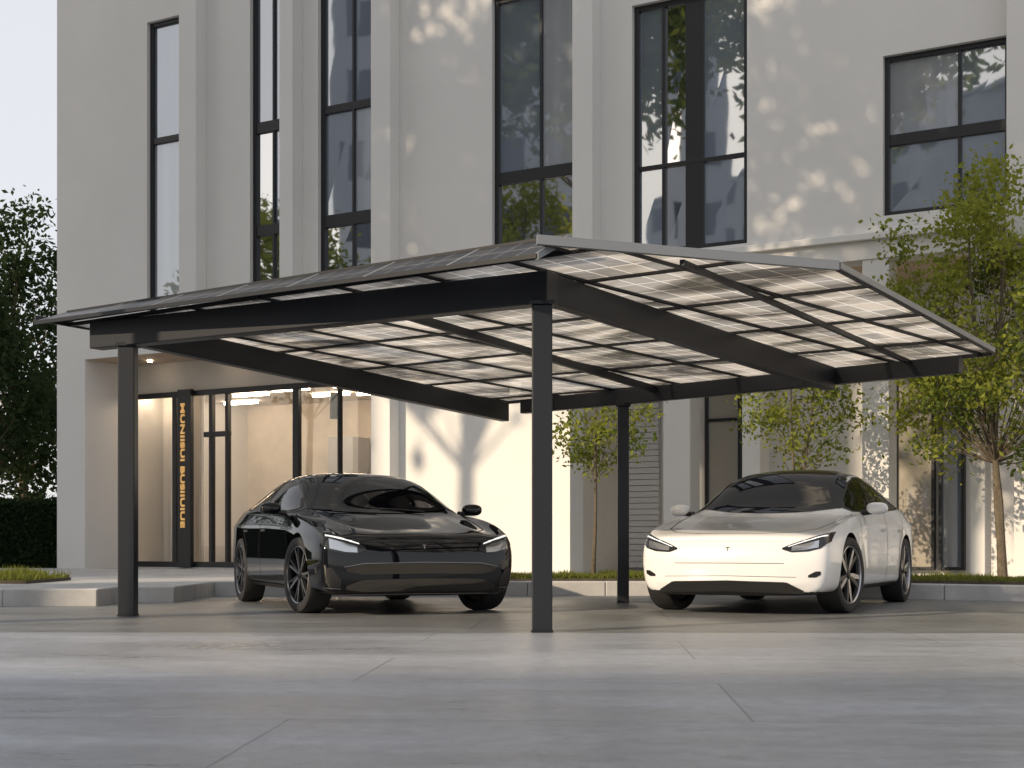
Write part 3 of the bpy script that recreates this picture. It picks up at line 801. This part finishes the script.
        return g.build(pname, m, parent or root, recalc=False)
    W = ws
    def wsf(s_, t):
        s = s_*2-1; wg = lerp(.675, .575, t)*W; return (lerp(.94, .08, t)-.16*s*s*(1-t)-.05*s*s*t, s*wg, 0)
    patch('windscreen', wsf, 28, 16, 't', M['cglass'], .006)
    def rf(s_, t):
        s = s_*2-1; wg = lerp(.56, .54, t)*W; return (lerp(.06, -1.05, t)-.05*s*s, s*wg, 0)
    patch('roof_glass', rf, 24, 20, 't', M['cglass'], .004)
    def rg(s_, t):
        s = s_*2-1; wg = lerp(.53, .55, t)*W; return (lerp(-1.08, -1.80, t)+.05*s*s, s*wg, 0)
    patch('rear_window', rg, 20, 14, 't', M['cglass'])
    seam('wiper', [(.90, .45, 0), (.84, .0, 0)], 't', .02, M['trim'], .018); seam('wiper', [(.915, -.05, 0), (.86, -.50, 0)], 't', .02, M['trim'], .018)
    ztab = [(.74, 1.0), (.55, 1.10), (.35, 1.19), (.15, 1.27), (-.15, 1.335), (-.55, 1.345), (-1.0, 1.295), (-1.3, 1.20), (-1.58, 1.085)]
    zbt = [(.74, .975), (.15, .99), (-.55, 1.005), (-1.2, 1.035), (-1.58, 1.065)]
    for d, s in (('l', 1), ('r', -1)):
        def sf_(a, b, lo=0, hi=0):
            def f_(u, v):
                x = lerp(a, b, u); z0 = zs(pl_(zbt, x))-lo; z1 = zs(pl_(ztab, x))+hi; return (x, 0, lerp(z0, z1, v))
            return f_
        patch('window_trim', sf_(.76, -1.62, .012, .014), 44, 8, d, M['trim'], .003)
        patch('side_window', sf_(.70, -.36), 26, 8, d, M['cglass'], .007)
        patch('side_window', sf_(-.42, -1.5), 26, 8, d, M['cglass'], .007)
        seam('door_seam', [(.98, 0, .30), (.99, 0, .62), (.86, 0, .90)], d, .009, M['seam'])
        seam('door_seam', [(-.36, 0, .27), (-.40, 0, .62), (-.39, 0, .975)], d, .009, M['seam'])
        seam('door_seam', [(-1.28, 0, .98), (-1.22, 0, .82), (-1.02, 0, .62), (-.98, 0, .30)], d, .009, M['seam'])
        seam('sill', [(.98, 0, .225), (-.98, 0, .225)], d, .07, M['trim'], .004)
        for hx in (-.22, -1.08):
            patch('door_handle', lambda u, v, hx=hx: (hx+lerp(-.10, .10, u), 0, .79+lerp(-.012, .012, v)), 6, 2, d, M['trim' if st['paint'] == 'black' else 'rims'], .006)
        yy = .96*W*s
        m_ = MB().ellipsoid((.62, yy+.03*s, 1.0), (.065, .105, .06), 20, 12, 0, .75)
        mo = m_.build('wing_mirror', M[st['paint']], root, smooth=True)
        MB().tube([(.64, .84*W*s, .955), (.63, yy, .965)], [.03, .022], 8).build('mirror_arm', M['trim'], mo, smooth=True)
        def hl(tab):
            def f_(u, v):
                y = lerp(tab[0][0], tab[-1][0], u)
                for i in range(len(tab)-1):
                    if tab[i][0] <= y <= tab[i+1][0]+1e-9:
                        t = (y-tab[i][0])/(tab[i+1][0]-tab[i][0]); z0 = lerp(tab[i][1], tab[i+1][1], t); z1 = lerp(tab[i][2], tab[i+1][2], t); break
                return (0, s*y*W, lerp(z0, z1, v))
            return f_
        ho = patch('headlight', hl(st['head']), 30, 8, 'f', M['lens'], .005)
        for db in st['drl']: patch('lamp_strip', hl(db), 18, 3, 'f', M['drl'], .009, ho)
        for db in st.get('bowl', []): patch('lamp_bowl', hl(db), 18, 3, 'f', M['refl'], .008, ho)
        for vt in st['vents']: patch('air_vent', hl(vt), 8, 6, 'f', M['trim'], .004)
        for vt in st.get('ventline', []): patch('vent_trim', hl(vt), 10, 2, 'f', M['strip'], .007)
    seam('bonnet_seam', [(.85, .80*W, 0), (1.35, .765*W, 0), (1.8, .70*W, 0), (2.06, .56*W, 0), (2.15, .30*W, 0), (2.17, 0, 0), (2.15, -.30*W, 0), (2.06, -.56*W, 0), (1.8, -.70*W, 0), (1.35, -.765*W, 0), (.85, -.80*W, 0)], 't', .008, M['seam'])
    for (nm, tb, mm, of) in st['grille']:
        def gf(u, v, tb=tb):
            y = (u*2-1)*tb[-1][0]; a = abs(y); z0, z1 = tb[0][1], tb[0][2]
            for i in range(len(tb)-1):
                if tb[i][0] <= a <= tb[i+1][0]+1e-9:
                    t = (a-tb[i][0])/(tb[i+1][0]-tb[i][0]); z0 = lerp(tb[i][1], tb[i+1][1], t); z1 = lerp(tb[i][2], tb[i+1][2], t); break
            return (0, y*W, lerp(z0, z1, v))
        patch(nm, gf, 40, 5, 'f', M[mm], of)
    ez = st['ez']; em = MB()
    for (y0, y1, z0, z1) in ((-.018, .018, ez+.010, ez+.016), (-.004, .004, ez-.017, ez+.010)):
        b = len(em.v)
        for (y, z) in ((y0, z0), (y1, z0), (y1*(.5 if z0 < ez else 1), z1), (y0*(.5 if z0 < ez else 1), z1)):
            p, nn = cast((0, y, z), (-1, 0, 0))
            if nn.x < 0: nn = -nn
            em.v.append(tuple(p+nn*.006))
        em.face([b, b+1, b+2, b+3])
    em.build('emblem', M['chrome' if st['paint'] == 'black' else 'rimd'], root, recalc=False)
    k_ = .36/.346
    ty = MB().lathe_y([(.262*k_, -.10), (.270*k_, -.115), (.31*k_, -.122), (.335*k_, -.112), (.345*k_, -.085), (.36, 0), (.345*k_, .085), (.335*k_, .112), (.31*k_, .122), (.270*k_, .115), (.262*k_, .10)], 56)
    rm = MB()
    rm.lathe_y([(.05, -.06), (.255, -.08), (.257, .08)], 48, 0)
    rm.lathe_y([(.256, .07), (.260, .104), (.270, .114), (.280, .106)], 48, 1)
    rm.lathe_y([(.0, .098), (.035, .096), (.05, .085), (.06, .05)], 24, 0)
    ns = st['spokes']
    for k in range(ns):
        for side in (-1, 1):
            t0 = 2*math.pi*k/ns; b = len(rm.v)
            def pt(r, ang, y): return (r*math.cos(ang), y, r*math.sin(ang))
            stn = [(.04, .088), (.12, .092), (.20, .096), (.262, .100)]
            for r, y in stn:
                half = lerp(st['sp'][0], st['sp'][1], (r-.04)/.22)/r*.5
                half = min(half, .45)
                ang = t0+st['sweep']*(r-.04)*4+side*(.10+.42*(r-.04))*5/ns
                rm.v += [pt(r, ang-half, y), pt(r, ang+half, y), pt(r, ang+half*.8, y-.035), pt(r, ang-half*.8, y-.035)]
            for i in range(len(stn)-1):
                for q, mi in (((0, 1), 1 if side < 0 else 0), ((1, 2), 0 if side < 0 else 1), ((2, 3), 0), ((3, 0), 1 if side < 0 else 0)):
                    rm.face([b+4*i+q[0], b+4*i+q[1], b+4*i+4+q[1], b+4*i+4+q[0]], mi)
    rmesh = None
    for (wx, wz) in AX:
        for s in (1, -1):
            y = (.925*W-.128)*s
            if rmesh is None:
                ro = rm.build('wheel', [M['rimd'], M['strip' if st['paint'] == 'black' else 'rims']], root); rmesh = ro.data
                for p in rmesh.polygons: p.use_smooth = True
                rmesh.set_sharp_from_angle(angle=R(35))
                to_ = ty.build('tyre', M['tyre'], ro, smooth=True); tmesh = to_.data
            else:
                ro = bpy.data.objects.new('wheel', rmesh); C.objects.link(ro); ro.parent = root
                to_ = bpy.data.objects.new('tyre', tmesh); C.objects.link(to_); to_.parent = ro
            st_ = st['steer'] if wx > 0 else 0
            ro.location = (wx, y, wz-.004); ro.rotation_euler = (0, .3*wx, (0 if s > 0 else math.pi)+st_)
    return root

white = dict(ws=1.03, rs=1.0, paint='white', spokes=5, sweep=.12, sp=(.055, .038), ez=.60, steer=R(-9), sculpt=.016,
    head=[(.48, .596, .610), (.56, .570, .646), (.70, .578, .697), (.80, .606, .733), (.86, .668, .758)],
    drl=[[(.53, .616, .623), (.66, .662, .671), (.83, .714, .725)]], bowl=[[(.56, .584, .622), (.66, .590, .646), (.78, .614, .678)]],
    vents=[[(.70, .345, .365), (.76, .345, .40), (.80, .37, .40)]],
    grille=[('lower_intake', [(0, .215, .315), (.52, .202, .302), (.66, .20, .225)], 'mesh', .004), ('bumper_crease', [(0, .470, .475), (.5, .468, .473)], 'seam', .002), ('bumper_crease', [(0, .355, .359), (.6, .345, .349)], 'seam', .002)])
blackst = dict(ws=1.075, rs=.93, paint='black', spokes=7, sweep=.0, sp=(.03, .022), ez=.62, steer=R(9), sculpt=.036,
    head=[(.50, .590, .612), (.58, .556, .672), (.70, .562, .714), (.79, .585, .737), (.845, .64, .75)],
    drl=[[(.55, .640, .651), (.68, .682, .696), (.81, .712, .726)]], bowl=[[(.57, .568, .622), (.67, .574, .658), (.79, .605, .692)]],
    vents=[[(.70, .25, .32), (.78, .26, .44), (.82, .30, .42)]], ventline=[[(.70, .238, .246), (.82, .25, .26)]],
    grille=[('grille', [(0, .38, .475), (.52, .372, .465), (.66, .40, .43)], 'mesh', .003), ('satin_strip', [(0, .478, .484), (.52, .468, .474), (.68, .436, .442)], 'strip', .007),
            ('lower_intake', [(0, .225, .335), (.52, .215, .325), (.66, .235, .27)], 'mesh', .003), ('bumper_lip', [(0, .195, .203), (.74, .19, .198)], 'strip', .008)])
th = R(25); fw = Vector((-math.sin(th), -math.cos(th))); lf = Vector((-fw.y, fw.x)); wp = Vector((XY(840, 13.70), 13.70))
lw = wp-fw*1.43*1.02-lf*.83
car('parked_car', 'white saloon car parked on the right under the carport', white, (lw.x, lw.y), math.atan2(fw.y, fw.x))
th = R(21); fb = Vector((math.sin(th), -math.cos(th))); rt = Vector((fb.y, -fb.x)); wp = Vector((XY(308, 13.70), 13.70))
lb_ = wp-fb*1.43*1.02-rt*.87
car('parked_car', 'glossy black saloon car parked on the left under the carport', blackst, (lb_.x, lb_.y), math.atan2(fb.y, fb.x))

# ------------------------------------------------------------------ light, sky, camera
EL, AZ = R(24), math.atan2(SX, SY)
wd = bpy.data.worlds.new('World'); bpy.context.scene.world = wd; wd.use_nodes = True; nt = wd.node_tree
bg = nt.nodes['Background']; sk = nt.nodes.new('ShaderNodeTexSky'); sk.sky_type = 'NISHITA'; sk.sun_disc = False
sk.sun_elevation = EL; sk.sun_rotation = AZ % (2*math.pi); sk.dust_density = 2.0; sk.air_density = 1.0
mx = nt.nodes.new('ShaderNodeMix'); mx.data_type = 'RGBA'; mx.inputs[0].default_value = .6; mx.inputs[7].default_value = (13.3, 13.2, 13.4, 1)
nt.links.new(sk.outputs[0], mx.inputs[6]); nt.links.new(mx.outputs[2], bg.inputs[0]); bg.inputs[1].default_value = .092
sl = bpy.data.lights.new('sun', 'SUN'); sl.energy = 5; sl.angle = R(.5); sl.color = (1, .81, .58)
so = bpy.data.objects.new('sun', sl); C.objects.link(so)
sdir = Vector((math.sin(AZ)*math.cos(EL), math.cos(AZ)*math.cos(EL), math.sin(EL)))
so.rotation_euler = sdir.to_track_quat('Z', 'Y').to_euler(); so.location = sdir*40
cam = bpy.data.cameras.new('camera'); cam.sensor_width = 36; cam.clip_end = 2000
cam.lens = F/1024*36; cam.shift_y = (HZ-384)/1024
co = bpy.data.objects.new('camera', cam); C.objects.link(co); co.location = (0, 0, H); co.rotation_euler = (R(90), 0, 0)
bpy.context.scene.camera = co
vs = bpy.context.scene.view_settings; vs.view_transform = 'Standard'; vs.look = 'None'; vs.exposure = 0
